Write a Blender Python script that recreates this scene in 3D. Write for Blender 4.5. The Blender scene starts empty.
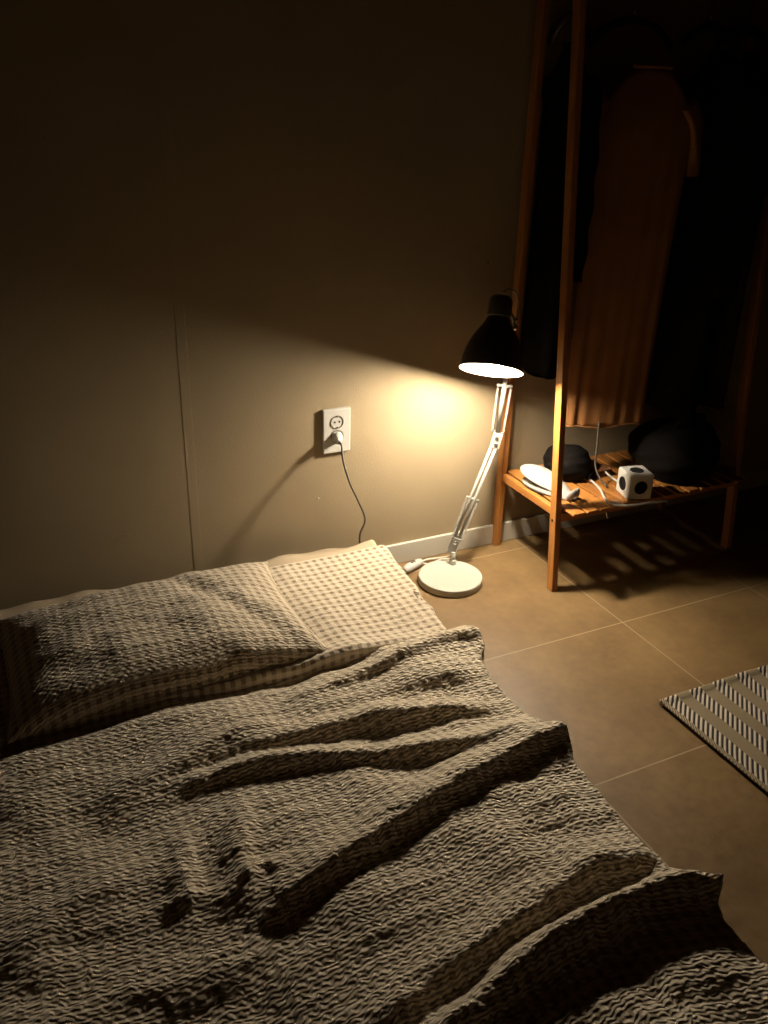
import bpy, bmesh, math, random
import numpy as np
from mathutils import Vector, Matrix
random.seed(7); rng = np.random.default_rng(11)
SC = bpy.context.scene
COL = SC.collection

# ------------------------------------------------------------------ camera
PITCH, ROLL, YAW, CAM_H, F = 0.45150, 0.03048, 0.46201, 1.23147, 867.57
fwd = Vector((math.sin(YAW)*math.cos(PITCH), math.cos(YAW)*math.cos(PITCH), -math.sin(PITCH)))
rt0 = Vector((math.cos(YAW), -math.sin(YAW), 0)); up0 = rt0.cross(fwd)
rt = rt0*math.cos(ROLL) + up0*math.sin(ROLL); up = -rt0*math.sin(ROLL) + up0*math.cos(ROLL)
cd = bpy.data.cameras.new('camera'); cam = bpy.data.objects.new('camera', cd); COL.objects.link(cam)
M3 = Matrix((rt, up, -fwd)).transposed()
cam.matrix_world = Matrix.Translation((0, 0, CAM_H)) @ M3.to_4x4()
cd.sensor_fit = 'VERTICAL'; cd.sensor_height = 36; cd.sensor_width = 27; cd.lens = F/1024*36
cd.clip_start = 0.02
SC.camera = cam

# ------------------------------------------------------------------ world, exposure
SC.view_settings.view_transform = 'Standard'; SC.view_settings.look = 'None'
SC.view_settings.gamma = 1; SC.view_settings.use_curve_mapping = False
SC.view_settings.exposure = 0.0
w = bpy.data.worlds.new('night'); SC.world = w; w.use_nodes = True
w.node_tree.nodes['Background'].inputs[0].default_value = (1.0, 0.75, 0.45, 1)
w.node_tree.nodes['Background'].inputs[1].default_value = 0.002
GLOW = 1300.0                     # strength of the lamp's own bulb (built with the lamp)
GLOW_COL = (1.0, 0.885, 0.71, 1)

# ------------------------------------------------------------------ helpers
def link(o, parent=None):
    COL.objects.link(o)
    if parent is not None: o.parent = parent
    return o
def empty(name, loc=(0, 0, 0), rz=0.0):
    o = bpy.data.objects.new(name, None); link(o); o.location = loc; o.rotation_euler = (0, 0, rz); o.empty_display_size = .05
    return o
def tag(o, label, cat, group=None):
    o['label'] = label; o['category'] = cat
    if group: o['group'] = group
    return o
def mobj(name, verts, faces, mat, parent=None, smooth=True, uv=None):
    me = bpy.data.meshes.new(name)
    me.from_pydata([tuple(v) for v in verts] if not isinstance(verts, np.ndarray) else verts.tolist(), [], faces if not isinstance(faces, np.ndarray) else faces.tolist())
    me.polygons.foreach_set('use_smooth', [smooth]*len(me.polygons))
    if uv is not None:
        l = me.uv_layers.new(name='UVMap')
        vi = np.zeros(len(me.loops), dtype=np.int32); me.loops.foreach_get('vertex_index', vi)
        l.data.foreach_set('uv', np.asarray(uv, dtype=np.float32)[vi].ravel())
    me.update()
    o = bpy.data.objects.new(name, me); me.materials.append(mat)
    return link(o, parent)
def bmobj(name, bm, mat, parent=None, smooth=False, bevel=0.0, seg=2):
    bmesh.ops.recalc_face_normals(bm, faces=bm.faces)
    me = bpy.data.meshes.new(name); bm.to_mesh(me); bm.free()
    me.polygons.foreach_set('use_smooth', [smooth or bevel > 0]*len(me.polygons))
    o = bpy.data.objects.new(name, me); me.materials.append(mat); link(o, parent)
    if bevel > 0:
        m = o.modifiers.new('bevel', 'BEVEL'); m.width = bevel; m.segments = seg; m.limit_method = 'ANGLE'; m.harden_normals = True
    return o
def add_box(bm, c, s, rot=None):
    m = Matrix.Translation(c)
    if rot is not None: m = m @ rot.to_4x4()
    m = m @ Matrix.Diagonal((s[0], s[1], s[2], 1))
    bmesh.ops.create_cube(bm, size=1, matrix=m)
def add_beam(bm, a, b, wx, wy, ref=Vector((1, 0, 0))):
    """rectangular bar from a to b; wx measured along ref"""
    a = Vector(a); b = Vector(b); z = (b-a).normalized()
    x = (ref - z*ref.dot(z)).normalized(); y = z.cross(x)
    add_box(bm, (a+b)/2, (wx, wy, (b-a).length), Matrix((x, y, z)).transposed())
def spline(pts, n=8, closed=False):
    P = [Vector(p) for p in pts]; out = []
    N = len(P)
    for i in range(N if closed else N-1):
        p0 = P[(i-1) % N] if (closed or i > 0) else P[0]*2-P[1]
        p1 = P[i]; p2 = P[(i+1) % N]
        p3 = P[(i+2) % N] if (closed or i+2 < N) else P[-1]*2-P[-2]
        for k in range(n):
            t = k/n
            out.append(0.5*((2*p1)+(p2-p0)*t+(2*p0-5*p1+4*p2-p3)*t*t+(3*p1-p0-3*p2+p3)*t**3))
    if not closed: out.append(P[-1])
    return out
def tube(pts, r, sides=10, closed=False, flat=1.0):
    """verts, faces of a tube; r a number or list; capped"""
    pts = [Vector(p) for p in pts]; n = len(pts)
    rs = r if isinstance(r, (list, tuple)) else [r]*n
    V, Fc = [], []; nrm = None
    for i, p in enumerate(pts):
        t = (pts[(i+1) % n]-pts[i-1]) if closed else (pts[min(i+1, n-1)]-pts[max(i-1, 0)])
        t.normalize()
        if nrm is None:
            nrm = t.orthogonal().normalized()
        nrm = (nrm - t*nrm.dot(t)).normalized(); bn = t.cross(nrm)
        for k in range(sides):
            a = 2*math.pi*k/sides
            V.append(p + (nrm*math.cos(a)+bn*math.sin(a)*flat)*rs[i])
    m = n if closed else n-1
    for i in range(m):
        for k in range(sides):
            j = (i+1) % n
            Fc.append((i*sides+k, i*sides+(k+1) % sides, j*sides+(k+1) % sides, j*sides+k))
    if not closed:
        Fc.append(tuple(range(sides-1, -1, -1))); Fc.append(tuple((n-1)*sides+k for k in range(sides)))
    return V, Fc
def tubes(name, specs, mat, parent=None, sides=10):
    V, Fc = [], []
    for pts, r in specs:
        v, f = tube(pts, r, sides); o = len(V); V += v; Fc += [tuple(i+o for i in q) for q in f]
    return mobj(name, V, Fc, mat, parent)
def lathe(profile, n=64, origin=(0, 0, 0), axis=(0, 0, 1)):
    """profile list of (r, t) along axis, open unless r == 0"""
    o = Vector(origin); z = Vector(axis).normalized(); x = z.orthogonal().normalized(); y = z.cross(x)
    V, Fc = [], []
    for r, t in profile:
        for k in range(n):
            a = 2*math.pi*k/n; V.append(o+z*t+(x*math.cos(a)+y*math.sin(a))*max(r, 1e-5))
    for i in range(len(profile)-1):
        for k in range(n):
            Fc.append((i*n+k, i*n+(k+1) % n, (i+1)*n+(k+1) % n, (i+1)*n+k))
    return V, Fc
def lathe_obj(name, profile, mat, parent=None, n=64, origin=(0, 0, 0), axis=(0, 0, 1), smooth=True):
    v, f = lathe(profile, n, origin, axis)
    o = mobj(name, v, f, mat, parent, smooth)
    return o
def sharpen(o, ang=35):
    m = o.modifiers.new('split', 'EDGE_SPLIT'); m.split_angle = math.radians(ang); return o

# ------------------------------------------------------------------ materials
def mat(name, col=(.5, .5, .5), rough=.6, spec=.4, metal=0.0):
    m = bpy.data.materials.new(name); m.use_nodes = True
    b = m.node_tree.nodes['Principled BSDF']
    b.inputs['Base Color'].default_value = (*col, 1); b.inputs['Roughness'].default_value = rough
    b.inputs['Specular IOR Level'].default_value = spec; b.inputs['Metallic'].default_value = metal
    return m
class NT:
    def __init__(s, m): s.m = m; s.t = m.node_tree; s.b = s.t.nodes['Principled BSDF']
    def n(s, kind, **kw):
        nd = s.t.nodes.new(kind)
        for k, v in kw.items():
            if k.startswith('i_'): nd.inputs[int(k[2:])].default_value = v
            else: setattr(nd, k, v)
        return nd
    def l(s, a, b): s.t.links.new(a, b)
    def math(s, op, a, b=None, c=None):
        nd = s.n('ShaderNodeMath', operation=op)
        for i, v in enumerate((a, b, c)):
            if v is None: continue
            if isinstance(v, (int, float)): nd.inputs[i].default_value = v
            else: s.l(v, nd.inputs[i])
        return nd.outputs[0]
    def mix(s, f, a, b):
        nd = s.n('ShaderNodeMix', data_type='RGBA')
        for sock, v in ((nd.inputs[0], f), (nd.inputs[6], a), (nd.inputs[7], b)):
            if isinstance(v, (int, float)): sock.default_value = v
            elif isinstance(v, tuple): sock.default_value = (*v, 1)
            else: s.l(v, sock)
        return nd.outputs[2]
    def noise(s, vec, scale, detail=3, rough=.5):
        nd = s.n('ShaderNodeTexNoise'); nd.inputs['Scale'].default_value = scale
        nd.inputs['Detail'].default_value = detail; nd.inputs['Roughness'].default_value = rough
        if vec is not None: s.l(vec, nd.inputs['Vector'])
        return nd.outputs['Fac']
    def bump(s, h, strength, dist):
        nd = s.n('ShaderNodeBump'); nd.inputs['Strength'].default_value = strength; nd.inputs['Distance'].default_value = dist
        s.l(h, nd.inputs['Height']); s.l(nd.outputs[0], s.b.inputs['Normal'])
    def coord(s, which='Object'): return s.n('ShaderNodeTexCoord').outputs[which]
    def sep(s, v):
        nd = s.n('ShaderNodeSeparateXYZ'); s.l(v, nd.inputs[0]); return nd.outputs

def m_wall():
    m = mat('wallpaper', (.27, .22, .15), .75, .25); t = NT(m); c = t.coord()
    f = t.noise(c, 9, 4); f2 = t.noise(c, 260, 2)
    t.l(t.mix(f, (.268, .203, .119), (.312, .240, .143)), t.b.inputs['Base Color'])
    t.bump(f2, .35, .0012); return m
def m_floor():
    m = mat('tile', (.34, .22, .11), .5, .4); t = NT(m); c = t.coord(); s = t.sep(c)
    T = .45
    def line(v, off):
        a = t.math('ADD', v, -off); a = t.math('DIVIDE', a, T); a = t.math('FRACT', a)
        a = t.math('SUBTRACT', a, .5); a = t.math('ABSOLUTE', a)          # .5 at the joint
        return t.math('GREATER_THAN', a, .5-.0016/T)
    g = t.math('MAXIMUM', line(s[0], 1.4228), line(s[1], 1.4393))
    mp = t.n('ShaderNodeMapping'); t.l(c, mp.inputs[0])
    n1 = t.noise(c, 5, 6, .6); n2 = t.noise(c, 45, 4, .6); n3 = t.noise(c, 300, 2)
    nn = t.math('ADD', t.math('MULTIPLY', n1, .6), t.math('MULTIPLY', n2, .4))
    r = t.n('ShaderNodeMapRange', i_1=.35, i_2=.65); t.l(nn, r.inputs[0])
    base = t.mix(r.outputs[0], (.115, .066, .024), (.21, .128, .052))
    t.l(t.mix(g, base, (.31, .23, .13)), t.b.inputs['Base Color'])
    rr = t.n('ShaderNodeMapRange', i_1=.3, i_2=.7, i_3=.42, i_4=.6); t.l(n2, rr.inputs[0]); t.l(rr.outputs[0], t.b.inputs['Roughness'])
    h = t.math('SUBTRACT', t.math('MULTIPLY', n3, .25), g)
    t.bump(h, .5, .0008); return m
P_CHECK = .0212
def m_gingham(name, light=(.64, .53, .385), mid=(.48, .385, .265), dark=(.24, .178, .11), crinkle=1.0):
    m = mat(name, light, .9, .1); t = NT(m); c = t.coord('UV'); s = t.sep(c)
    wn = t.noise(c, 30, 2)
    wob = t.math('MULTIPLY', t.math('SUBTRACT', wn, .5), .004)
    def stripe(v):
        a = t.math('ADD', v, wob); a = t.math('MULTIPLY', a, 2*math.pi/P_CHECK); a = t.math('SINE', a)
        r = t.n('ShaderNodeMapRange', i_1=-.15, i_2=.35); t.l(a, r.inputs[0]); return r.outputs[0]
    a, b = stripe(s[0]), stripe(s[1])
    both = t.math('MULTIPLY', a, b); one = t.math('MAXIMUM', a, b)
    c1 = t.mix(t.math('MULTIPLY', one, .75), light, mid)
    c2 = t.mix(both, c1, dark)
    t.l(c2, t.b.inputs['Base Color'])
    # fine seersucker ribs: short staggered ridges about 7 mm apart
    n1 = t.noise(c, 26, 2); n2 = t.noise(c, 75, 2); f = t.noise(c, 900, 2)
    pu = t.math('ADD', t.math('MULTIPLY', s[0], 2*math.pi/.0160), t.math('MULTIPLY', n1, 9.0))
    su = t.math('SINE', pu)
    pv = t.math('ADD', t.math('MULTIPLY', s[1], 2*math.pi/.0070), t.math('MULTIPLY', t.math('SUBTRACT', n2, .5), 7.0))
    pv = t.math('ADD', pv, t.math('MULTIPLY', n1, 5.0))
    row = t.math('SINE', t.math('ADD', pv, t.math('MULTIPLY', su, .8)))
    brick = t.math('MULTIPLY', su, t.math('SINE', t.math('MULTIPLY', pv, .5)))
    hh = t.math('ADD', t.math('ADD', t.math('MULTIPLY', row, .42), t.math('MULTIPLY', brick, .60)), t.math('MULTIPLY', n2, .5))
    hh = t.math('ADD', t.math('MULTIPLY', hh, .0011*crinkle), t.math('MULTIPLY', f, .0003))
    t.bump(hh, 1.0, 1.0)
    t.b.inputs['Sheen Weight'].default_value = .15
    return m
def m_cloth(name, col, var=.15, scale=400):
    m = mat(name, col, .9, .1); t = NT(m); c = t.coord()
    f = t.noise(c, scale, 3); g = t.noise(c, 14, 4)
    lo = tuple(v*(1-var) for v in col); hi = tuple(min(1, v*(1+var)) for v in col)
    t.l(t.mix(g, lo, hi), t.b.inputs['Base Color']); t.bump(f, .4, .001); return m
def m_wood(name, a=(.42, .175, .040), b=(.28, .10, .022), axis=2):
    m = mat(name, a, .38, .45); t = NT(m); c = t.coord()
    mp = t.n('ShaderNodeMapping'); sc = [60, 60, 60]; sc[axis] = 3.0; mp.inputs['Scale'].default_value = sc
    t.l(c, mp.inputs[0]); f = t.noise(mp.outputs[0], 1.0, 5, .6)
    r = t.n('ShaderNodeMapRange', i_1=.35, i_2=.68); t.l(f, r.inputs[0])
    t.l(t.mix(r.outputs[0], a, b), t.b.inputs['Base Color']); t.bump(f, .2, .0006); return m
def m_rug():
    """hatched bands alternating with plain ones, read from UV = metres"""
    m = mat('woven_cotton', (.4, .33, .22), .9, .1); t = NT(m); c = t.coord('UV'); s = t.sep(c)
    u, v = s[0], s[1]
    BW = .0715
    bu = t.math('FRACT', t.math('DIVIDE', t.math('ADD', u, -.012), BW))
    hatch = t.math('LESS_THAN', bu, .50)
    ph = t.math('ADD', t.math('MULTIPLY', u, .96), v)
    hs = t.math('SINE', t.math('MULTIPLY', ph, 2*math.pi/.0138))
    r = t.n('ShaderNodeMapRange', i_1=-.25, i_2=.25); t.l(hs, r.inputs[0])
    wf = t.noise(c, 700, 2)
    plain = t.mix(wf, (.15, .112, .066), (.28, .215, .135))
    hc = t.mix(r.outputs[0], (.035, .028, .028), (.50, .425, .32))
    col = t.mix(hatch, plain, hc)
    # twill border along the two visible edges
    eb = t.math('LESS_THAN', u, .013)
    tw = t.math('SINE', t.math('MULTIPLY', t.math('ADD', t.math('MULTIPLY', v, 1.0), t.math('MULTIPLY', u, 1.6)), 2*math.pi/.0092))
    r2 = t.n('ShaderNodeMapRange', i_1=-.5, i_2=.5); t.l(tw, r2.inputs[0])
    bc = t.mix(r2.outputs[0], (.11, .08, .048), (.36, .285, .185))
    col = t.mix(eb, col, bc)
    t.l(col, t.b.inputs['Base Color'])
    h = t.math('ADD', t.math('MULTIPLY', t.math('MULTIPLY', hs, hatch), .5), t.math('MULTIPLY', wf, .8))
    t.bump(h, .6, .002); return m

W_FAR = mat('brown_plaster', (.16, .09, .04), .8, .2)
W_WALL = m_wall(); W_FLOOR = m_floor()
W_TRIM = mat('painted_skirting', (.50, .46, .37), .4, .5)
G_PAD = m_gingham('gingham_pad', (.68, .57, .42), (.51, .415, .295), (.27, .205, .13), .25); G_PIL = m_gingham('gingham_pillow', (.64, .53, .385), (.48, .385, .265), (.25, .19, .12), 1.15); G_DUV = m_gingham('gingham_duvet', (.68, .565, .41), (.54, .44, .31), (.33, .255, .165), 1.75)
W_SHEET = m_cloth('plain_sheet', (.46, .36, .24), .06, 500)
W_WOOD = m_wood('oiled_wood'); W_WOODY = m_wood('oiled_wood_crosswise', axis=1)
W_WOODX = m_wood('oiled_wood_lengthwise', axis=0)
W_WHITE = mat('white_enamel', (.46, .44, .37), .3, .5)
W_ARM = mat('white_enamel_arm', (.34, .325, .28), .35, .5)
W_SHADE = mat('dark_enamel', (.05, .038, .024), .42, .4)
W_INNER = mat('white_reflector', (.92, .90, .84), .5, .3)
W_STEEL = mat('steel', (.62, .60, .56), .25, .5, 1.0)
W_PLASTIC = mat('white_plastic', (.50, .475, .42), .35, .45)
W_GREYP = mat('grey_plastic', (.17, .145, .10), .5, .4)
W_HOLE = mat('black_plastic', (.006, .005, .005), .7, .15)
W_CORDW = mat('white_cord_sheath', (.70, .66, .56), .45, .4)
W_CORDG = mat('grey_cord_sheath', (.10, .085, .065), .5, .4)
W_RUG = m_rug()
W_BROWN = m_cloth('rust_brown_cloth', (.24, .105, .036), .25)
W_BLACK = m_cloth('black_cloth', (.0045, .0032, .0025), .3)
W_DARKB = m_cloth('dark_brown_cloth', (.018, .011, .007), .3)
W_LEATHER = m_cloth('brown_leather', (.12, .05, .02), .2, 200)
W_HANG = m_wood('dark_wood', (.030, .014, .006), (.018, .008, .003), 0)
W_CAP = m_cloth('white_canvas', (.33, .315, .285), .04, 600)

# ------------------------------------------------------------------ setting
YW = 1.958; XR = 2.75; XL = -1.7; YF = -1.6; ZC = 2.35
def struct(name, c, s, m, bevel=0):
    bm = bmesh.new(); add_box(bm, c, s); o = bmobj(name, bm, m, None, False, bevel); o['kind'] = 'structure'; return o
struct('floor', ((XL+XR)/2, (YF+YW)/2, -.05), (XR-XL+.2, YW-YF+.2, .1), W_FLOOR)
struct('wall_back', ((XL+XR)/2, YW+.05, ZC/2), (XR-XL, .1, ZC), W_WALL)
struct('wall_right', (XR+.05, (YF+YW)/2, ZC/2), (.1, YW-YF+.2, ZC), W_FAR)
struct('wall_left', (XL-.05, (YF+YW)/2, ZC/2), (.1, YW-YF+.2, ZC), W_FAR)
struct('wall_front', ((XL+XR)/2, YF-.05, ZC/2), (XR-XL, .1, ZC), W_FAR)
struct('ceiling', ((XL+XR)/2, (YF+YW)/2, ZC+.05), (XR-XL+.2, YW-YF+.2, .1), W_FAR)
struct('baseboard_back', ((XL+XR)/2, YW-.005, .0315), (XR-XL, .010, .063), W_TRIM, .0025)
struct('baseboard_right', (XR-.005, (YF+YW)/2, .0315), (.010, YW-YF-.03, .063), W_TRIM, .0025)
# wallpaper joint: a narrow strip standing a hair proud of the wall
bm = bmesh.new(); add_box(bm, (.444, YW-.0002, 1.2), (.0225, .0010, 2.27))
o = bmobj('trim_1', bm, W_WALL, None, False, .0004); o['kind'] = 'structure'

# ------------------------------------------------------------------ textiles of the bed
def smooth_noise(X, Y, scale, seed, octaves=2):
    r = np.random.default_rng(seed); out = np.zeros_like(X); amp = 1.0
    for o in range(octaves):
        N = 64; g = r.standard_normal((N, N))
        fx = (X/scale) % N; fy = (Y/scale) % N
        ix = np.floor(fx).astype(int); iy = np.floor(fy).astype(int); tx = fx-ix; ty = fy-iy
        tx = tx*tx*(3-2*tx); ty = ty*ty*(3-2*ty); ix %= N; iy %= N; jx = (ix+1) % N; jy = (iy+1) % N
        out += amp*((g[ix, iy]*(1-tx)+g[jx, iy]*tx)*(1-ty)+(g[ix, jy]*(1-tx)+g[jx, jy]*tx)*ty)
        amp *= .5; scale /= 2
    return out
def pucker(U, V, amp, seed):
    """seersucker crinkle: short wavy ridges, one row per half check"""
    P = P_CHECK
    n1 = smooth_noise(U, V, .05, seed, 2); n2 = smooth_noise(U, V, .016, seed+1, 2); n3 = smooth_noise(U*.6, V*1.6, .009, seed+2, 1)
    Q = P*.60; V = V + .0012*n1
    row = np.sin(2*np.pi*V/Q + .95*np.sin(2*np.pi*U/P + .8*n1) + .45*n2)
    brick = np.sin(2*np.pi*U/P + .6*n1 + .5*n2)*np.sin(np.pi*V/Q)
    dots = np.sin(2*np.pi*U/P + .5*n1)*np.sin(2*np.pi*V/P + .35*n1 + .3*n2)
    return amp*(.10*dots + .85*row*(1+.35*n2) + .24*brick*(1+.3*n2) + .16*n3)
def polyfield(X, Y, pts):
    """signed distance to a polyline (positive on the side of smaller y) and the parameter 0..1 along it"""
    P = np.array(pts, float); L = np.r_[0, np.cumsum(np.hypot(*(P[1:]-P[:-1]).T))]
    best = np.full(X.shape, 1e9); sd = np.zeros_like(X); tt = np.zeros_like(X)
    for i in range(len(P)-1):
        a, b = P[i], P[i+1]; d = b-a; l2 = d@d
        t = np.clip(((X-a[0])*d[0]+(Y-a[1])*d[1])/l2, 0, 1)
        dx = X-(a[0]+t*d[0]); dy = Y-(a[1]+t*d[1]); dist = np.hypot(dx, dy)
        sg = np.sign(d[0]*dy-d[1]*dx); sg = np.where(sg == 0, 1, sg)
        if d[0] > 0: sg = -sg
        m = dist < best; best = np.where(m, dist, best); sd = np.where(m, sg*dist, sd); tt = np.where(m, (L[i]+t*(L[i+1]-L[i]))/L[-1], tt)
    return sd, tt
def fold(X, Y, pts, amp, wl, ws, taper=(.15, .15)):
    """ridge with a gentle side toward the lamp and a steep side away from it"""
    pts = [tuple(q) for q in spline([(x, y, 0) for x, y in pts], 5)]
    sd, t = polyfield(X, Y, [(q[0], q[1]) for q in pts])
    pr = np.where(sd < 0, np.exp(-(sd/wl)**2), np.exp(-(sd/ws)**2))
    a = np.clip(t/max(taper[0], 1e-3), 0, 1); b = np.clip((1-t)/max(taper[1], 1e-3), 0, 1)
    return amp*pr*(a*a*(3-2*a))*(b*b*(3-2*b))
def grid_faces(nx, ny):
    i, j = np.meshgrid(np.arange(nx-1), np.arange(ny-1), indexing='ij')
    a = i*ny+j
    return np.stack([a, a+ny, a+ny+1, a+1], -1).reshape(-1, 4)
def axis_steps(lo, a, b, hi, fine, coarse):
    xs = [a]
    while xs[-1] < b: xs.append(xs[-1]+fine)
    s = fine
    while xs[-1] < hi: s = min(s*1.25, coarse); xs.append(min(xs[-1]+s, hi))
    left = [a]; s = fine
    while left[-1] > lo: s = min(s*1.25, coarse); left.append(max(left[-1]-s, lo))
    return np.array(sorted(set(left[1:]+xs)))

# --- mattress ------------------------------------------------------
MT = .128
mt = empty('mattress', (.884, 1.882, 0), -math.radians(2.0))
tag(mt, 'low plain beige mattress lying on the tiled floor against the wall under the gingham bedding', 'mattress')
ML, MW = 1.98, 1.45
def cushion(nx, ny, L0, W0, z0, z1, r):
    """rounded slab from (-L0,-W0) to (0,0)"""
    bm = bmesh.new(); add_box(bm, (-L0/2, -W0/2, (z0+z1)/2), (L0, W0, z1-z0)); return bm
bm = cushion(0, 0, MW, ML, 0.0, MT, .02)
o = bmobj('mattress_body', bm, W_SHEET, mt, True, .022, 5)
for zz in (.014, MT-.014):
    ring = [(-MW+.012, -ML+.012, zz), (-.012, -ML+.012, zz), (-.012, -.012, zz), (-MW+.012, -.012, zz)]
    path = []
    for k in range(4):
        a = Vector(ring[k]); b = Vector(ring[(k+1) % 4])
        path += [a.lerp(b, .03), a.lerp(b, .97)]
    v, f = tube(path, .0045, 8, closed=True); mobj('piping', v, f, W_SHEET, mt)
# hem of the sheet along the wall, softly scalloped
n = 120; V = []; Fc = []
for i in range(n+1):
    x = -MW+.02+(MW-.002)*i/n
    wv = .0035*math.sin(x*23)+.003*math.sin(x*51+1)
    for j, (yy, zz) in enumerate(((-.10, MT+.002), (-.05, MT+.0045), (-.018, MT+.008+wv), (-.003, MT+.005+wv), (.003, MT-.012+wv), (.0035, MT-.06))):
        V.append((x, yy, zz))
for i in range(n):
    for j in range(5): Fc.append((i*6+j, (i+1)*6+j, (i+1)*6+j+1, i*6+j+1))
o = mobj('sheet_hem', V, Fc, W_SHEET, mt)
s = o.modifiers.new('solid', 'SOLIDIFY'); s.thickness = .0025

# --- bed pad under the pillow --------------------------------------
def pad_edge(y): return .902 - (1.84-y)*.105
us = axis_steps(-.55, -.1, .93, .93, .0026, .02)   # u: metres across, right part wraps over the edge
vs = axis_steps(1.30, 1.30, 1.815, 1.815, .0026, .02)
U, Vv = np.meshgrid(us, vs, indexing='ij')
edge = pad_edge(Vv)
YFRONT = np.interp(U, [.0, .45, .80, .9], [1.395, 1.392, 1.374, 1.366]) ; 
over = np.clip(U-edge, 0, None); r = .016
ang = np.clip(over/r, 0, math.pi/2)
X = np.where(over > 0, edge + r*np.sin(ang), U)
Zd = np.where(over > 0, -r*(1-np.cos(ang)) - np.clip(over-r*math.pi/2, 0, None), 0)
vf = np.clip(YFRONT-Vv, 0, None); angf = np.clip(vf/.008, 0, math.pi/2)
Y = np.where(vf > 0, YFRONT-.008*np.sin(angf), Vv)
Zf = np.where(vf > 0, -.008*(1-np.cos(angf))-np.clip(vf-.0126, 0, None), 0)
Z = .150 + Zd + Zf + .0022*smooth_noise(X, Y, .11, 3, 2)*1.0 + pucker(U, Vv, .0011, 21)
# the pad lifts slightly just right of the pillow and along its own front hem
Z += .012*np.exp(-((X-.62)/.07)**2)*np.clip((1.9-Y)/.4, 0, 1) + .016*np.exp(-((Y-YFRONT-.008)/.032)**2)*np.clip((.87-X)/.13, 0, 1)
X = X + .002*smooth_noise(Vv, U*0, .05, 5)*(over > 0)
Z = np.maximum(Z, .035)
o = mobj('bed_pad', np.stack([X, Y, Z], -1).reshape(-1, 3), grid_faces(*U.shape), G_PAD, None, True, np.stack([U, Vv], -1).reshape(-1, 2))
s = o.modifiers.new('solid', 'SOLIDIFY'); s.thickness = .006; s.offset = -1
tag(o, 'puckered gingham bed pad spread at the head of the mattress, bright beside the lamp', 'bed pad')

# --- pillow ---------------------------------------------------------
nx, ny = 300, 215
a1 = np.linspace(-1, 1, nx); b1 = np.linspace(-1, 1, ny)
A, B = np.meshgrid(a1, b1, indexing='ij')
Wd, Dp = .322, .214; cx0, cy0 = .264, 1.594
pinch = .020
bx = cx0 + A*(Wd - pinch*(1-np.abs(B)**3)) ; by = cy0 + B*(Dp - pinch*.6*(1-np.abs(A)**4)) + (.013*A if True else 0)
ea = np.where(A < 0, (1-np.abs(A)**2.6), (1-np.abs(A)**5.0))
eb = np.where(B < 0, (1-np.abs(B)**9), (1-np.abs(B)**3.2))
prof = np.clip(ea, 0, 1)**.62*np.clip(eb, 0, 1)**.55
lean = np.clip(.90 - .14*A, .3, 1.05)                  # fuller to the left, flatter near the lamp
front = np.clip(1.02-.10*B-.22*np.clip(-B-.3, 0, 1), .5, 1.1)
crease = -.010*np.exp(-(((A-.55)+.35*(B+.2))/.10)**2) + .004*smooth_noise(A, B, .30, 31, 2)
H = .080*prof*lean*front + crease*prof
hb = np.gradient(H, b1*Dp, axis=1)
parc = np.cumsum(np.sqrt(1+hb**2)*Dp*(b1[1]-b1[0]), axis=1); parc = parc - parc[:, -1:] + cy0 + Dp
top = H + pucker(bx, parc, .0008, 41)*np.clip(prof*3, 0, 1)/(1+3*np.gradient(H, b1*Dp, axis=1)**2+3*np.gradient(H, a1*Wd, axis=0)**2)
zb = .156
seam = .012
Zt = zb + seam + top*.98
Vt = np.stack([bx, by, Zt], -1).reshape(-1, 3)
Zb = zb + seam - .010*prof
Vb = np.stack([bx, by, Zb], -1).reshape(-1, 3)
Fq = grid_faces(nx, ny)
N0 = nx*ny
VV = np.concatenate([Vt, Vb]); FF = np.concatenate([Fq, Fq[:, ::-1]+N0])
rim = [i*ny for i in range(nx)] + [(nx-1)*ny+j for j in range(1, ny)] + [i*ny+ny-1 for i in range(nx-2, -1, -1)] + [j for j in range(ny-2, 0, -1)]
rimf = [[rim[k], rim[(k+1) % len(rim)], rim[(k+1) % len(rim)]+N0, rim[k]+N0] for k in range(len(rim))]
FF = np.concatenate([FF, np.array(rimf)])
uvv = np.stack([bx, parc], -1).reshape(-1, 2)
pil = mobj('pillow', VV, FF, G_PIL, None, True, np.concatenate([uvv, uvv+.4]))
tag(pil, 'plump gingham pillow with crinkled cover lying on the bed pad by the wall', 'pillow')

# --- duvet ----------------------------------------------------------
ys_e = [0.0, .40, .50, .585, .600, .612, .625, .66, .705, .76, .85, .93, .965, .99, 1.02, 1.07, 1.15, 1.20, 1.245, 1.28, 1.31, 1.335, 1.38]
xs_e = [.85, .850, .853, .860, .878, .897, .876, .850, .836, .840, .852, .856, .872, .878, .862, .860, .858, .856, .864, .880, .905, .910, .905]
us = axis_steps(-.55, -.14, .90, 1.02, .0020, .02)
vs = axis_steps(-.10, .36, 1.385, 1.385, .0020, .02)
U, Vv = np.meshgrid(us, vs, indexing='ij')
edge = np.interp(Vv, ys_e, xs_e)
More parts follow.
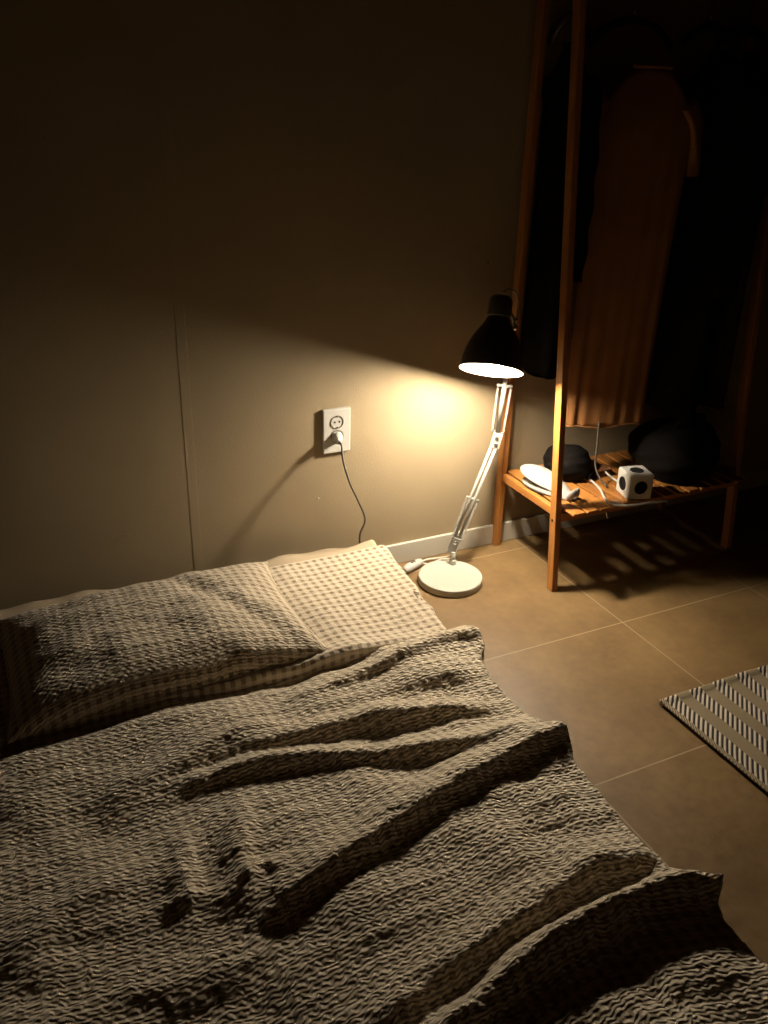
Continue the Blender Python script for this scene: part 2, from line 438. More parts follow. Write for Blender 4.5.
# smooth the kinks of the edge a little
over = np.clip(U-edge+.012, 0, None); r = .014
ang = np.clip(over/r, 0, math.pi/2)
X = np.where(over > 0, edge-.012 + r*np.sin(ang), U)
Zd = np.where(over > 0, -r*(1-np.cos(ang)) - np.clip(over-r*math.pi/2, 0, None), 0)
Y = Vv.copy()
h = np.zeros_like(X)
FOLDS = [
 # crest polylines run from the bed's right edge leftwards
 ([(.915, 1.342), (.84, 1.345), (.74, 1.328), (.66, 1.312), (.52, 1.296), (.44, 1.288)], .019, .026, .014, (.01, .3)),
 ([(.86, 1.225), (.76, 1.235), (.66, 1.245), (.52, 1.250), (.40, 1.238)], .010, .04, .018, (.2, .3)),
 ([(.87, 1.118), (.80, 1.122), (.73, 1.140), (.62, 1.160), (.55, 1.177), (.40, 1.188), (.30, 1.198), (.20, 1.186)], .023, .035, .016, (.25, .25)),
 ([(.89, 1.030), (.80, 1.036), (.71, 1.042), (.58, 1.073), (.42, 1.125), (.30, 1.148), (.2, 1.142), (.06, 1.10)], .023, .030, .016, (.2, .35)),
 ([(.91, .990), (.86, .986), (.76, .980), (.66, .961), (.57, .940), (.48, .912), (.39, .885), (.30, .860), (.215, .832)], .028, .050, .016, (.01, .14)),
 ([(.86, .700), (.80, .703), (.74, .714), (.66, .704), (.59, .694), (.52, .680), (.43, .662), (.35, .638), (.27, .605)], .022, .045, .017, (.10, .2)),
 ([(.93, .585), (.875, .604), (.83, .630), (.755, .642), (.66, .640), (.565, .630), (.50, .616), (.41, .590), (.32, .555)], .036, .020, .026, (.02, .2)),
 ([(.31, .905), (.29, .918), (.262, .920), (.235, .895)], .009, .014, .011, (.3, .3)),
 ([(.30, 1.10), (.27, 1.02), (.25, .96), (.24, .90), (.20, .84)], .012, .03, .016, (.3, .3)),
 ([(.20, 1.08), (.17, 1.00), (.16, .93), (.13, .86)], .011, .03, .016, (.3, .3)),
 ([(.47, 1.22), (.36, 1.235), (.26, 1.215), (.14, 1.165), (.02, 1.08)], .018, .05, .020, (.3, .4)),
 ([(.16, 1.02), (.06, .985), (-.04, .94), (-.12, .88)], .011, .04, .020, (.3, .3)),
 ([(.30, .80), (.16, .79), (.04, .80), (-.06, .79)], .009, .04, .022, (.3, .3)),
 ([(.87, .55), (.74, .50), (.60, .44)], .006, .04, .03, (.2, .3)),
 ([(.90, .49), (.85, .46), (.82, .40)], .014, .02, .02, (.2, .3)),
]
for pts, am, wl, ws, tp in FOLDS: h += fold(X, Y, pts, am, wl, ws, tp)
h += .006*smooth_noise(X+.3*Y, Y, .16, 51, 2) + .0016*smooth_noise(X*.5+Y, Y*1.4-X*.4, .045, 52, 2)
# low ground between the pad and the first fold
h += -.010*np.exp(-((Y-1.372)/.02)**2)*np.clip((.80-X)/.2, 0, 1)
gy, gx = np.gradient(h, vs, axis=1), np.gradient(h, us, axis=0)
flat = 1/(1+2.2*(gy**2+gx**2))
dv = np.diff(vs, prepend=vs[0])[None, :]
arc = np.cumsum(np.sqrt(1+gy**2)*dv, axis=1); arc = arc - arc[:, -1:] + vs[-1]
pk = flat*pucker(U, arc, .0006, 61)*(.75+.35*np.clip(smooth_noise(U, Vv, .12, 63, 1), -1, 1))
hem = np.exp(-((U-edge)/.012)**2)*.003
Z = .156 + h + pk + hem + Zd
X = X + np.where(over > r*1.2, .005*smooth_noise(Vv, Vv*0, .12, 71, 1), 0) + .0012*smooth_noise(U, Vv, .012, 72, 1)
Y = Y + np.where(Vv > 1.35, 0, .0012*smooth_noise(U, Vv, .012, 73, 1))
Z = np.maximum(Z, .045+.0*Z)
duv = mobj('duvet', np.stack([X, Y, Z], -1).reshape(-1, 3), grid_faces(*U.shape), G_DUV, None, True, np.stack([U, arc], -1).reshape(-1, 2))
s = duv.modifiers.new('solid', 'SOLIDIFY'); s.thickness = .010; s.offset = -1
tag(duv, 'rumpled seersucker gingham duvet with long diagonal folds covering the foot of the bed', 'duvet')
# tiny speck of fluff caught in the long fold
bm = bmesh.new(); bmesh.ops.create_icosphere(bm, subdivisions=2, radius=.0022, matrix=Matrix.Translation((0, 0, 0)) @ Matrix.Diagonal((1, 1, .6, 1)))
for v in bm.verts: v.co *= 1+random.uniform(-.25, .25)
fl = bmobj('lint', bm, W_CAP, None, True); fl.location = (.262, .832, .168)
tag(fl, 'tiny white speck of lint in the shadow of the long duvet fold', 'lint')

# ------------------------------------------------------------------ rug
RX, RY, RL, RW = 1.272, 1.134, .95, .62
us = np.arange(0, RW+.001, .004); vs = np.arange(0, RL+.001, .004)
U, Vv = np.meshgrid(us, vs, indexing='ij')
tw = .0009*np.sin(2*np.pi*(Vv+1.6*U)/.0092)*(U < .013)
bx_ = np.minimum(np.minimum(U, RW-U), np.minimum(Vv, RL-Vv))
Zr = .0065 + .0035*np.clip(1-bx_/.03, 0, 1)**2 + tw + .0012*smooth_noise(U, Vv, .12, 81, 2)*(bx_ > .002) + .002*(np.abs(Vv-.006) < .007)
Xr = RX+U; Yr = RY-Vv + .05*0*U
top = np.stack([Xr, Yr, np.maximum(Zr, .0060)], -1).reshape(-1, 3)
o = mobj('rug', top, grid_faces(*U.shape), W_RUG, None, True, np.stack([U, Vv], -1).reshape(-1, 2))
sm = o.modifiers.new('solid', 'SOLIDIFY'); sm.thickness = .0045; sm.offset = -1
tag(o, 'flat woven rug with slanted hatched stripes lying on the floor right of the bed', 'rug')
# top binding and rope edge
v, f = tube([(RX+.001, RY-.004, .0068), (RX+.3, RY-.004, .0068), (RX+RW, RY-.004, .0068)], .0042, 10); mobj('binding', v, f, W_RUG, o, True, [(p.x-RX, .2+p.y-RY) for p in v])

# ------------------------------------------------------------------ wall outlet
out = empty('wall_outlet', (.8265, YW, .4365)); tag(out, 'white double wall outlet with a lamp plug in its lower socket', 'outlet')
bm = bmesh.new(); add_box(bm, (0, -.0055, 0), (.077, .011, .120)); bmobj('faceplate', bm, W_PLASTIC, out, True, .003, 3)
for zc in (.0245, -.0145):
    s_ = lathe_obj('socket', [(.0180, .0005), (.0180, .0015), (.0163, .0016), (.0158, -.0006), (.0155, -.0006), (0, -.0006)], W_GREYP, out, 40, (0, -.0112, zc), (0, -1, 0)); sharpen(s_)
    for sx in (-.0062, .0062):
        lathe_obj('pin_hole', [(0, .0004), (.0026, .0004), (.0026, 0)], W_HOLE, s_, 16, (sx, -.0112, zc), (0, -1, 0), False)
    for sz in (.0145, -.0145):
        bm = bmesh.new(); add_box(bm, (0, -.0116, zc+sz), (.005, .0014, .0025)); bmobj('earth_clip', bm, W_STEEL, s_)

# ------------------------------------------------------------------ small things on the wall
def wall_bit(name, x, z, r, label, cat, hook=False, ln=.006):
    e = empty(name, (x, YW, z)); tag(e, label, cat)
    lathe_obj('head', [(0, ln), (r*.8, ln), (r, ln*.7), (r, ln*.4), (r*.4, ln*.3), (r*.4, -.001)], W_STEEL if ln > .005 else W_TRIM, e, 20, (0, 0, 0), (0, -1, 0))
    if hook:
        tubes('hook_wire', [(spline([(0, -.004, 0), (0, -.012, -.002), (.004, -.016, -.010), (.012, -.018, -.010), (.014, -.018, -.004)], 5), .0014)], W_STEEL, e, 8)
    return e
wall_bit('nail', 1.251, .840, .0032, 'small nail in the wall just above the lamp shade', 'nail')
wall_bit('nail', .271, .239, .0022, 'small nail low in the wall above the left half of the pillow', 'nail')
wall_bit('nail', .215, 1.193, .0018, 'upper of two tiny nails in the dark wall at upper left', 'nail')
wall_bit('nail', .203, 1.130, .0018, 'lower of two tiny nails in the dark wall at upper left', 'nail')
wall_bit('nail', .777, .249, .0026, 'small painted-over nail in the lit wall below the outlet', 'nail', False, .004)

# ------------------------------------------------------------------ desk lamp
BC = Vector((1.109, 1.799, 0))
lamp = empty('desk_lamp', BC); tag(lamp, 'lit articulated lamp with round white base and dark bell shade standing on the floor', 'lamp')
def L(p): return Vector(p) - BC
o = lathe_obj('base', [(0, 0), (.084, 0), (.084, .002), (.0885, .002), (.0893, .0035), (.0893, .0185), (.0885, .0205), (.0868, .0215), (0, .0220)], W_WHITE, lamp, 96)
sharpen(o, 28)
o = lathe_obj('base_foot', [(0, -.0001), (.083, -.0001), (.083, .0022), (0, .0022)], W_HOLE, lamp, 64)
ST = Vector((1.146, 1.850, 0)); LJ = Vector((1.154, 1.860, .086)); EL = Vector((1.273, 1.874, .375)); KN = Vector((1.279, 1.852, .690))
# stem: collar, pin, swivel
s_ = lathe_obj('stem', [(.0, .0215), (.0095, .0215), (.0095, .034), (.0065, .036), (.0065, .046), (.009, .048), (.009, .060), (.006, .062), (.006, .070), (0, .070)], W_WHITE, lamp, 28, L(ST), (.05, .08, 1)); sharpen(s_)
def plate(name, c, axis_n, length_dir, w_, l_, th, m, parent):
    n_ = Vector(axis_n).normalized(); d = Vector(length_dir); d = (d-n_*d.dot(n_)).normalized(); x = d.cross(n_)
    bm = bmesh.new(); add_box(bm, c, (w_, l_, th), Matrix((x, d, n_)).transposed()); return bmobj(name, bm, m, parent, True, min(w_, th)*.3, 3)
NB = Vector((-.55, -.83, 0)).normalized()         # broad side of the arm faces the room
SIDE = Vector((.83, -.55, 0))                      # across the arm, seen from the room
d1 = (EL-LJ).normalized(); s1 = d1.cross(NB).normalized()
d2 = (KN-EL).normalized(); s2 = d2.cross(NB).normalized()
# lower joint bracket: two cheek plates
for k in (-1, 1):
    plate('joint_cheek', L(LJ+NB*.010*k-d1*.006), NB, d1, .022, .052, .003, W_ARM, lamp)
lathe_obj('joint_screw', [(0, .016), (.0055, .016), (.006, .014), (.006, -.014), (.0055, -.016), (0, -.016)], W_STEEL, lamp, 20, L(LJ+d1*.005), NB)
# lower arm: two parallel bars, cross pin, springs
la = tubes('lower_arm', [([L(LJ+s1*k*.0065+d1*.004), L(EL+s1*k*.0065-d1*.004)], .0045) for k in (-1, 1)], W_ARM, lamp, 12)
CP = LJ+d1*.135
tubes('cross_pin', [([L(CP+s1*.019), L(CP-s1*.019)], .0036)], W_ARM, la)
def spring(a, b, R, wire, turns, parent, m=W_STEEL):
    a = Vector(a); b = Vector(b); z = (b-a).normalized(); x = z.orthogonal().normalized(); y = z.cross(x); n = turns*10
    pts = [a, a+z*.004]
    for i in range(n+1):
        t = i/n; an = 2*math.pi*turns*t; pts.append(a+z*((b-a).length*(.06+.88*t))+(x*math.cos(an)+y*math.sin(an))*R)
    pts += [b-z*.004, b]
    v, f = tube(pts, wire, 5); return mobj('spring', v, f, m, parent)
for k in (-1, 1):
    spring(L(CP+s1*k*.0165), L(LJ+s1*k*.0135+d1*.006), .0030, .0010, 26, la, W_ARM)
# elbow
for k in (-1, 1):
    plate('elbow_plate', L(EL+NB*.009*k), NB, d1.lerp(d2, .5), .026, .044, .003, W_ARM, lamp)
for off in (-.010, .010):
    lathe_obj('elbow_screw', [(0, .014), (.0045, .014), (.005, .012), (.005, -.012), (0, -.014)], W_STEEL, lamp, 16, L(EL+d2*off), NB)
# upper arm
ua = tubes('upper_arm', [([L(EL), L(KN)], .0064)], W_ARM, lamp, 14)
CQ = EL+d2*.158
tubes('cross_pin', [([L(CQ+s2*.021), L(CQ-s2*.021)], .0040)], W_ARM, ua)
for k in (-1, 1):
    spring(L(CQ+s2*k*.0175), L(EL+s2*k*.0155+d2*.018), .0024, .0009, 34, ua, W_ARM)
# head knob
lathe_obj('tilt_knob', [(0, .014), (.006, .014), (.0075, .011), (.0075, .004), (.004, .003), (.004, -.012), (0, -.012)], W_STEEL, lamp, 20, L(KN+d2*.004), NB+SIDE*.5)
lathe_obj('tilt_screw', [(0, .010), (.0035, .010), (.004, .008), (.004, -.008), (0, -.008)], W_STEEL, lamp, 16, L(KN+d2*.022+s2*.004), NB)
# shade
RC = Vector((1.168, 1.770, .612)); AX = Vector((.33, .39, 1)).normalized()
prof = [(.0925, 0), (.0920, .004), (.0905, .012), (.0880, .026), (.0835, .044), (.0765, .062), (.0670, .080), (.0555, .097), (.0445, .111), (.0370, .122), (.0330, .131)]
shade_out = prof + [(.0320, .139), (.0335, .140), (.0335, .172), (.0310, .180), (.0240, .186), (0, .188)]
prof = [(q*.87, t) for q, t in prof]
shade_out = prof + [(.0290, .139), (.0300, .140), (.0300, .172), (.0280, .180), (.0220, .186), (0, .188)]
sh = lathe_obj('lamp_shade', shade_out, W_SHADE, lamp, 96, L(RC), AX)
v, f = lathe([(max(r-.0016, .0), t+.0003) for r, t in prof] + [(.030, .134), (0, .134)], 96, L(RC), AX)
ins = mobj('reflector', v, [tuple(reversed(q)) for q in f], W_INNER, sh)
v, f = lathe([(.0789, .0003), (.0789, -.0006), (.0805, -.0006), (.0805, 0)], 96, L(RC), AX); mobj('rim_lip', v, f, W_INNER, sh)
# bracket that carries the shade
tubes('shade_bracket', [(spline([L(KN+d2*.010), L(KN+d2*.03+Vector((-.01, -.004, 0))), L(RC+AX*.155+Vector((.026, .012, 0)))], 5), .0045)], W_SHADE, lamp)
tubes('cord_loop', [(spline([L((1.240, 1.852, .786)), L((1.262, 1.856, .790)), L((1.284, 1.858, .775)), L((1.296, 1.862, .745)), L((1.294, 1.864, .712)), L((1.284, 1.866, .680))], 8), .0028)], W_GREYP, lamp)
# glowing bulb face just inside the rim
W_BULB = bpy.data.materials.new('lit_bulb'); W_BULB.use_nodes = True
nt = W_BULB.node_tree; nt.nodes.remove(nt.nodes['Principled BSDF']); em = nt.nodes.new('ShaderNodeEmission')
em.inputs[0].default_value = GLOW_COL; em.inputs[1].default_value = GLOW; nt.links.new(em.outputs[0], nt.nodes['Material Output'].inputs[0])
lathe_obj('bulb', [(0, -.004), (.008, -.0032), (.015, -.001), (.0195, .004), (.021, .010), (.0195, .018), (.016, .030), (.0135, .042), (.0125, .06), (.0125, .113)], W_BULB, lamp, 48, L(RC), AX)

# power cord, inline switch and plug belong to the lamp
plug_c = Vector((.8270, YW-.0115, .4220))
pd = Vector((-.25, -.95, -.18)).normalized()
pl = lathe_obj('plug', [(0, -.002), (.0135, -.002), (.0142, .002), (.0142, .007), (.0120, .009), (.0095, .018), (.0075, .029), (.0060, .032), (0, .032)], W_PLASTIC, lamp, 32, L(plug_c), pd); sharpen(pl, 40)
cord1 = spline([plug_c+pd*.030, plug_c+pd*.040+Vector((.006, -.001, -.004)), (.818, 1.885, .378), (.827, 1.862, .324), (.846, 1.850, .275), (.869, 1.855, .215), (.873, 1.895, .150), (.892, 1.925, .090),
                (.925, 1.938, .030), (.965, 1.925, .006), (.990, 1.900, .006), (1.010, 1.888, .009)], 10)
cord2 = spline([(1.078, 1.918, .010), (1.110, 1.925, .008), (1.150, 1.915, .010), (1.168, 1.888, .030), (1.166, 1.872, .070)], 8)
cord3 = spline([(1.078, 1.912, .010), (1.098, 1.898, .008), (1.125, 1.885, .024), (1.150, 1.862, .030)], 8)
tubes('power_cord', [([L(p) for p in cord1], .0028)], W_CORDG, lamp, 8)
tubes('switch_cord', [([L(p) for p in cord2], .0023), ([L(p) for p in cord3], .0021)], W_CORDW, lamp, 8)
sw_a, sw_b = Vector((1.008, 1.886, .013)), Vector((1.080, 1.915, .013))
sd_ = (sw_b-sw_a).normalized()
v, f = tube([sw_a.lerp(sw_b, t) for t in (0, .04, .12, .3, .5, .7, .88, .96, 1)], [.005, .0085, .0112, .0128, .0130, .0128, .0112, .0085, .005], 16, flat=1.0)
sw = mobj('inline_switch', v, f, W_PLASTIC, lamp)
sw.data.transform(Matrix.Translation(-BC))
bm = bmesh.new(); add_box(bm, L((sw_a+sw_b)/2+Vector((0, 0, .0128))), (.016, .008, .004), Matrix((sd_, Vector((0, 0, 1)).cross(sd_), Vector((0, 0, 1)))).transposed())
bmobj('rocker', bm, W_CORDG, sw, True, .0012)

# ------------------------------------------------------------------ clothes rack
RKX0, RKX1 = 1.350, 2.000
rack = empty('clothes_rack', ((RKX0+RKX1)/2, 1.80, 0)); RO = Vector(rack.location)
tag(rack, 'oiled wooden clothes rack with slatted bottom shelf standing against the wall', 'clothes rack')
def R_(p): return Vector(p)-RO
FB, FT = (1.651, 0.0), (1.836, 1.60); BB, BT = (1.943, 0.0), (1.925, 1.60)
def ylerp(A, B, z): return A[0]+(B[0]-A[0])*(z-A[1])/(B[1]-A[1])
for x in (RKX0, RKX1):
    for A_, B_ in ((FB, FT), (BB, BT)):
        bm = bmesh.new(); add_beam(bm, R_((x, A_[0], 0.0)), R_((x-(.022 if A_ is BB else 0), B_[0], B_[1])), .019, .027)
        for v_ in bm.verts:
            if v_.co.z < .02: v_.co.z = 0
        p_ = bmobj('post', bm, W_WOOD, rack, True, .0025, 2)
        for zh in (.205, 1.545):
            yy = ylerp(A_, B_, zh)
            if x == RKX0: lathe_obj('bolt', [(0, .0012), (.0035, .0012), (.0040, 0), (.0040, -.004)], W_HOLE, p_, 14, R_((x-.0095, yy, zh)), (-1, 0, 0), False)
SHZ = .232
for x, sx in ((RKX0, 1), (RKX1, -1)):
    bm = bmesh.new(); add_beam(bm, R_((x+sx*.0, 1.668, SHZ-.004)), R_((x+sx*.0, 1.928, SHZ-.004)), .026 if False else .018, .022, Vector((1, 0, 0)))
    bmobj('side_rail', bm, W_WOODY, rack, True, .002)
    bm = bmesh.new(); add_beam(bm, R_((x, 1.843, 1.575)), R_((x, 1.918, 1.575)), .018, .030, Vector((1, 0, 0)))
    bmobj('top_brace', bm, W_WOODY, rack, True, .002)
# hanging rail
tubes('hanging_rail', [([R_((RKX0-.01, 1.880, 1.545)), R_((RKX1+.01, 1.880, 1.545))], .0125)], W_WOODX, rack, 20)
# shelf: two bearers and the slats
shelf = None
bm = bmesh.new()
for yy in (1.668, 1.915): add_beam(bm, R_((RKX0+.009, yy, SHZ-.016)), R_((RKX1-.009, yy, SHZ-.016)), .026, .018, Vector((0, 0, 1)))
bmobj('shelf_bearer', bm, W_WOODX, rack, True, .002)
bm = bmesh.new(); n = 14; x0 = RKX0+.012; pitch = (RKX1-RKX0-.024)/n
for i in range(n): add_box(bm, R_((x0+pitch*(i+.5), 1.782, SHZ+.006)), (pitch-.0075, .322, .0065))
bmobj('shelf', bm, W_WOODY, rack, True, .0015)
SH = SHZ+.0093
tubes('shelf_hook', [(spline([R_((1.503, 1.654, .215)), R_((1.503, 1.650, .205)), R_((1.506, 1.648, .196)), R_((1.511, 1.648, .192)), R_((1.514, 1.648, .197))], 5), .0012)], W_STEEL, rack, 8)

# ------------------------------------------------------------------ garments and hangers
def hanger(x, yc, rz, label, w_=.40):
    """wooden shoulder hanger on the rail; local x across the shoulders"""
    h = empty('clothes_hanger', (x, 1.880, 1.40), rz); tag(h, label, 'hanger', None)
    pts = spline([(-w_/2, 0, -.055), (-w_*.3, 0, -.018), (0, 0, 0), (w_*.3, 0, -.018), (w_/2, 0, -.055)], 6)
    v, f = tube(pts, .011, 12, flat=.7); mobj('bar', v, f, W_HANG, h)
    hk = [(0, 0, .005), (0, 0, .09), (0, 0, .125)] + [(.0165*math.sin(a)*1.0, 0, .145-.0165*math.cos(a)) for a in [math.radians(t) for t in (30, 70, 110, 150, 190, 230)]]
    tubes('hook', [(spline([Vector(q) for q in hk], 4), .0018)], W_STEEL, h, 8)
    return h
def garment(name, loc, rz, mtl, label, cat, hw=.20, zs=1.34, zh=.60, thick=.030, sleeve=.22, sl_w=.060, flare=1.0, seed=0, ripple=.008, nfold=7, group=None):
    """hanging top: flattened body tube with shoulders, neck opening and two hanging sleeves. local x across."""
    r_ = np.random.default_rng(seed); n = 96; rows = 70; V = []; Fc = []
    ph = r_.uniform(0, 6.28, 4)
    for j in range(rows+1):
        t = j/rows; z = zs - (zs-zh)*t
        if t < .10: q = t/.10; wd = hw*(.36+.64*math.sin(q*math.pi/2)**.8); th = thick*(.45+.55*q)
        else: q = (t-.10)/.90; wd = hw*(1-.07*math.sin(q*math.pi*.6)+(flare-1)*q); th = thick*(1+.25*q)
        for k in range(n):
            a = 2*math.pi*k/n; c, s = math.cos(a), math.sin(a)
            x = wd*math.copysign(abs(c)**.75, c); y = th*math.copysign(abs(s)**.7, s)
            rp = ripple*(t**.7)*(math.sin(nfold*x/hw*1.7+ph[0]+t*.8)+.6*math.sin(2.3*nfold*x/hw+ph[1]-t*1.2)*t)
            y += rp*(1 if s > 0 else .9)
            zz = z - (.0 if t > .1 else 0) + (0.004*math.sin(5*x/hw+ph[2]) if j == rows else 0)
            # shoulders slope down
            if t < .10: zz -= 0
            V.append((x, y, zz - .05*min(1, abs(x)/hw)**1.5*(1-t)))
    for j in range(rows):
        for k in range(n): Fc.append((j*n+k, (j+1)*n+k, (j+1)*n+(k+1) % n, j*n+(k+1) % n))
    e = empty(name, (loc[0], loc[1], 0), rz); tag(e, label, cat, group)
    b_ = mobj('body', V, Fc, mtl, e); m_ = b_.modifiers.new('solid', 'SOLIDIFY'); m_.thickness = .0022
    ring = [Vector((hw*.36*math.cos(2*math.pi*k/40), thick*.5*math.sin(2*math.pi*k/40), zs+.004-.003)) for k in range(40)]
    v, f = tube(ring, .005, 8, closed=True); mobj('collar', v, f, mtl, e)
    for sx in (-1, 1):
        x0 = sx*hw*.90; pts = spline([(x0*.92, 0, zs-.075), (x0+sx*.022, .004, zs-.12), (x0+sx*.034, .008, zs-.12-sleeve*.5), (x0+sx*.036, .006, zs-.12-sleeve)], 8)
        v, f = tube(pts, [sl_w*(.95-.18*i/len(pts)) for i in range(len(pts))], 28, flat=.5)
        v = [p+Vector((0, .004*math.sin(p.z*60+p.x*90), 0)) for p in v]
        mobj('sleeve', v, f[:-1], mtl, e)
    # hem band
    base = rows*n
    hemp = [Vector(V[base+k]) for k in range(0, n, 2)]
    v, f = tube(hemp, .0026, 6, closed=True); mobj('hem', v, f, mtl, e)
    return e
hs = []
garment('brown_shirt', (1.560, 1.788), math.radians(-14), W_BROWN, 'rust brown shirt whose crinkled hem hangs lit just above the rack shelf', 'shirt', .128, 1.30, .412, .016, .12, .032, 1.02, 3, .0026, 12)
garment('dark_jacket', (1.380, 1.868), math.radians(-90), W_BLACK, 'short black jacket hanging behind the front left post of the rack', 'jacket', .080, 1.34, .56, .020, .40, .024, 1.05, 5, .006, 3)
garment('dark_coat', (1.80, 1.82), math.radians(-90), W_BLACK, 'long black coat at the right end of the rack', 'coat', .125, 1.34, .425, .026, .45, .034, 1.05, 8, .008, 4)
garment('dark_dress', (1.915, 1.82), math.radians(-90), W_DARKB, 'dark brown dress beside the right rack posts behind the long coat', 'dress', .115, 1.34, .44, .022, .20, .030, 1.10, 9, .008, 4)
hanger(1.56, 1.88, math.radians(-14), 'wooden hanger on the rail holding the brown shirt', .22)
hanger(1.38, 1.88, math.radians(-90), 'wooden hanger on the rail holding the short black jacket', .15)
hanger(1.80, 1.88, math.radians(-90), 'wooden hanger on the rail holding the long black coat', .2)
hanger(1.915, 1.88, math.radians(-90), 'wooden hanger on the rail holding the dark brown dress', .2)

# ------------------------------------------------------------------ things on the shelf
# white cap: brim toward the wall, crown folded, strap at the front
cap = empty('cap', (1.398, 1.768, SH)); tag(cap, 'white fabric cap lying on the left end of the rack shelf', 'cap'); CO = Vector(cap.location)
def dome(name, c, ax, bx2, height, mtl, parent, rot=0.0, taper=0.0, tilt=(0, 0), p=2.2, base=0.0, nr=22, na=56):
    V = []; Fc = []
    for i in range(nr+1):
        r_ = i/nr
        for k in range(na):
            a = 2*math.pi*k/na; u = r_*math.cos(a); w_ = r_*math.sin(a)
            w2 = w_*(1-taper*u)
            x = u*ax; y = w2*bx2; z = base+height*(1-r_**p)
            z += tilt[0]*x+tilt[1]*y
            xr = x*math.cos(rot)-y*math.sin(rot); yr = x*math.sin(rot)+y*math.cos(rot)
            V.append((c[0]+xr, c[1]+yr, c[2]+z))
    for i in range(nr):
        for k in range(na): Fc.append((i*na+k, (i+1)*na+k, (i+1)*na+(k+1) % na, i*na+(k+1) % na))
    o = mobj(name, V, Fc, mtl, parent); m_ = o.modifiers.new('solid', 'SOLIDIFY'); m_.thickness = .003; m_.offset = -1
    return o
rot = math.radians(-74)
dome('brim', (-.002, .020, .025), .090, .043, .024, W_CAP, cap, rot, .30, (-.20, .0), 2.6)
dome('crown', (0.000, .010, .004), .090, .041, .022, W_CAP, cap, rot, .20, (-.03, 0), 5)
st = spline([(.010, -.068, .006), (.011, -.078, .020), (.018, -.084, .029), (.029, -.079, .027), (.033, -.072, .015), (.030, -.066, .005)], 6)
v, f = tube(st, .0052, 10, flat=2.0); mobj('strap', v, f, W_CAP, cap)
# black cloth bag
bag = empty('cloth_bag', (1.505, 1.845, SH)); tag(bag, 'slumped black cloth bag on the rack shelf behind the white cap', 'bag')
def blob(name, r3, mtl, parent, seed=0, c=(0, 0, 0), flatb=True):
    bm = bmesh.new(); bmesh.ops.create_icosphere(bm, subdivisions=5, radius=1)
    r_ = random.Random(seed); ph = [r_.uniform(0, 6) for _ in range(6)]
    for v_ in bm.verts:
        p = v_.co.copy(); k = 1+.05*math.sin(3*p.x+ph[0]+2*p.z)+.04*math.sin(4*p.y+ph[1]-2*p.x)+.015*math.sin(13*p.z+ph[2]+6*p.y)
        q = Vector((p.x*r3[0], p.y*r3[1], p.z*r3[2]))*k
        q.z = max(q.z, -r3[2]*.72)
        v_.co = q+Vector(c)
    return bmobj(name, bm, mtl, parent, True)
blob('bag_body', (.072, .066, .055), W_BLACK, bag, 3, (0, 0, .041))
bag2 = empty('holdall', (1.818, 1.748, SH)); tag(bag2, 'large black holdall added to cover and shade the right end of the rack shelf', 'bag')
blob('holdall_body', (.138, .128, .098), W_BLACK, bag2, 9, (0, 0, .072))  # guessed bag, enlarged so it covers and shades the shelf and post here
tubes('holdall_handle', [(spline([(-.06, -.02, .140), (-.04, -.05, .185), (.03, -.05, .188), (.06, -.02, .142)], 6), .006)], W_BLACK, bag2)
# brown leather pouch
pou = empty('leather_pouch', (1.600, 1.842, SH)); tag(pou, 'small brown leather pouch on the rack shelf behind the white cube', 'pouch')
bm = bmesh.new(); add_box(bm, (0, 0, .010), (.055, .10, .018)); bmobj('pouch_body', bm, W_LEATHER, pou, True, .006, 4)
bm = bmesh.new(); add_box(bm, (0, -.028, .0205), (.056, .045, .003)); bmobj('flap', bm, W_LEATHER, pou, True, .0012, 2)
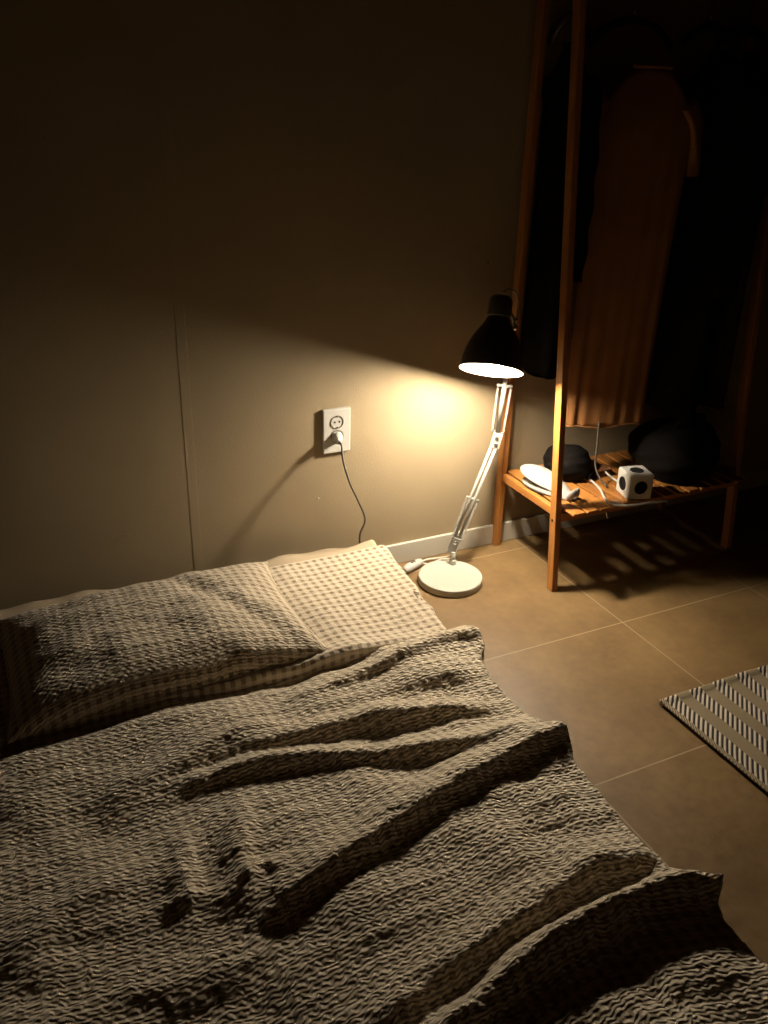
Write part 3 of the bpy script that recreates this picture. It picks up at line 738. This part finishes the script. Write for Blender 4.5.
# cube socket
cu = empty('power_cube', (1.598, 1.662, SH), math.radians(-14)); tag(cu, 'white cube shaped power socket with round black holes on the rack shelf', 'power socket')
S = .073
bm = bmesh.new(); add_box(bm, (0, 0, S/2+.001), (S, S, S)); bmobj('cube_body', bm, W_PLASTIC, cu, True, .006, 5)
for n_, ax in ((0, (-1, 0, 0)), (1, (0, -1, 0)), (2, (1, 0, 0)), (3, (0, 0, 1))):
    a = Vector(ax); c0 = Vector((0, 0, S/2+.001))+a*(S/2)
    s_ = lathe_obj('socket', [(0, .0004), (.0165, .0004), (.0175, .0012), (.0190, .0010), (.0195, -.001)], W_HOLE, cu, 40, c0, a)
# its cable
cab = [(1.652, 1.585, .0), (1.632, 1.592, 0), (1.584, 1.597, 0), (1.529, 1.606, 0), (1.497, 1.630, 0), (1.503, 1.665, 0), (1.528, 1.715, 0), (1.541, 1.758, 0), (1.545, 1.790, .002), (1.570, 1.810, .006), (1.603, 1.806, .012), (1.604, 1.760, .006), (1.598, 1.725, .010), (1.600, 1.700, .020)]
pts = [Vector((x, y, SH+.0042+z)) - Vector(cu.location) for x, y, z in cab]
Rm = Matrix.Rotation(math.radians(14), 3, 'Z'); pts = [Rm @ p for p in spline(pts, 6)]
tubes('cable', [(pts, .0032)], W_PLASTIC, cu, 10)
# round white plug / adapter
ad = empty('round_plug', (1.590, 1.880, SH)); tag(ad, 'small round white plug lying at the back of the rack shelf', 'plug')
ad.location = (1.594, 1.902, SH)
o = lathe_obj('plug_body', [(0, .014), (.014, .014), (.0185, .011), (.020, .006), (.020, -.006), (.016, -.012), (0, -.014)], W_GREYP, ad, 32, (0, -.012, .0245), (-.55, -.75, .35))
for k in (-1, 1):
    tubes('pin', [([(k*.006+.004, -.002, .020), (k*.006+.012, .010, .014)], .0022)], W_STEEL, ad)
# thin grey strap hanging down beside the bag
cs = empty('hanging_strap', (1.540, 1.800, SH)); tag(cs, 'thin grey cord hanging from the clothes down to the rack shelf', 'cord')
tubes('cord_line', [(spline([(-.005, -.03, .185), (-.002, -.032, .12), (.0, -.034, .06), (.006, -.05, .028), (.018, -.075, .004)], 8), .0026)], W_CORDG, cs, 8)
# rest of the nails need no parts
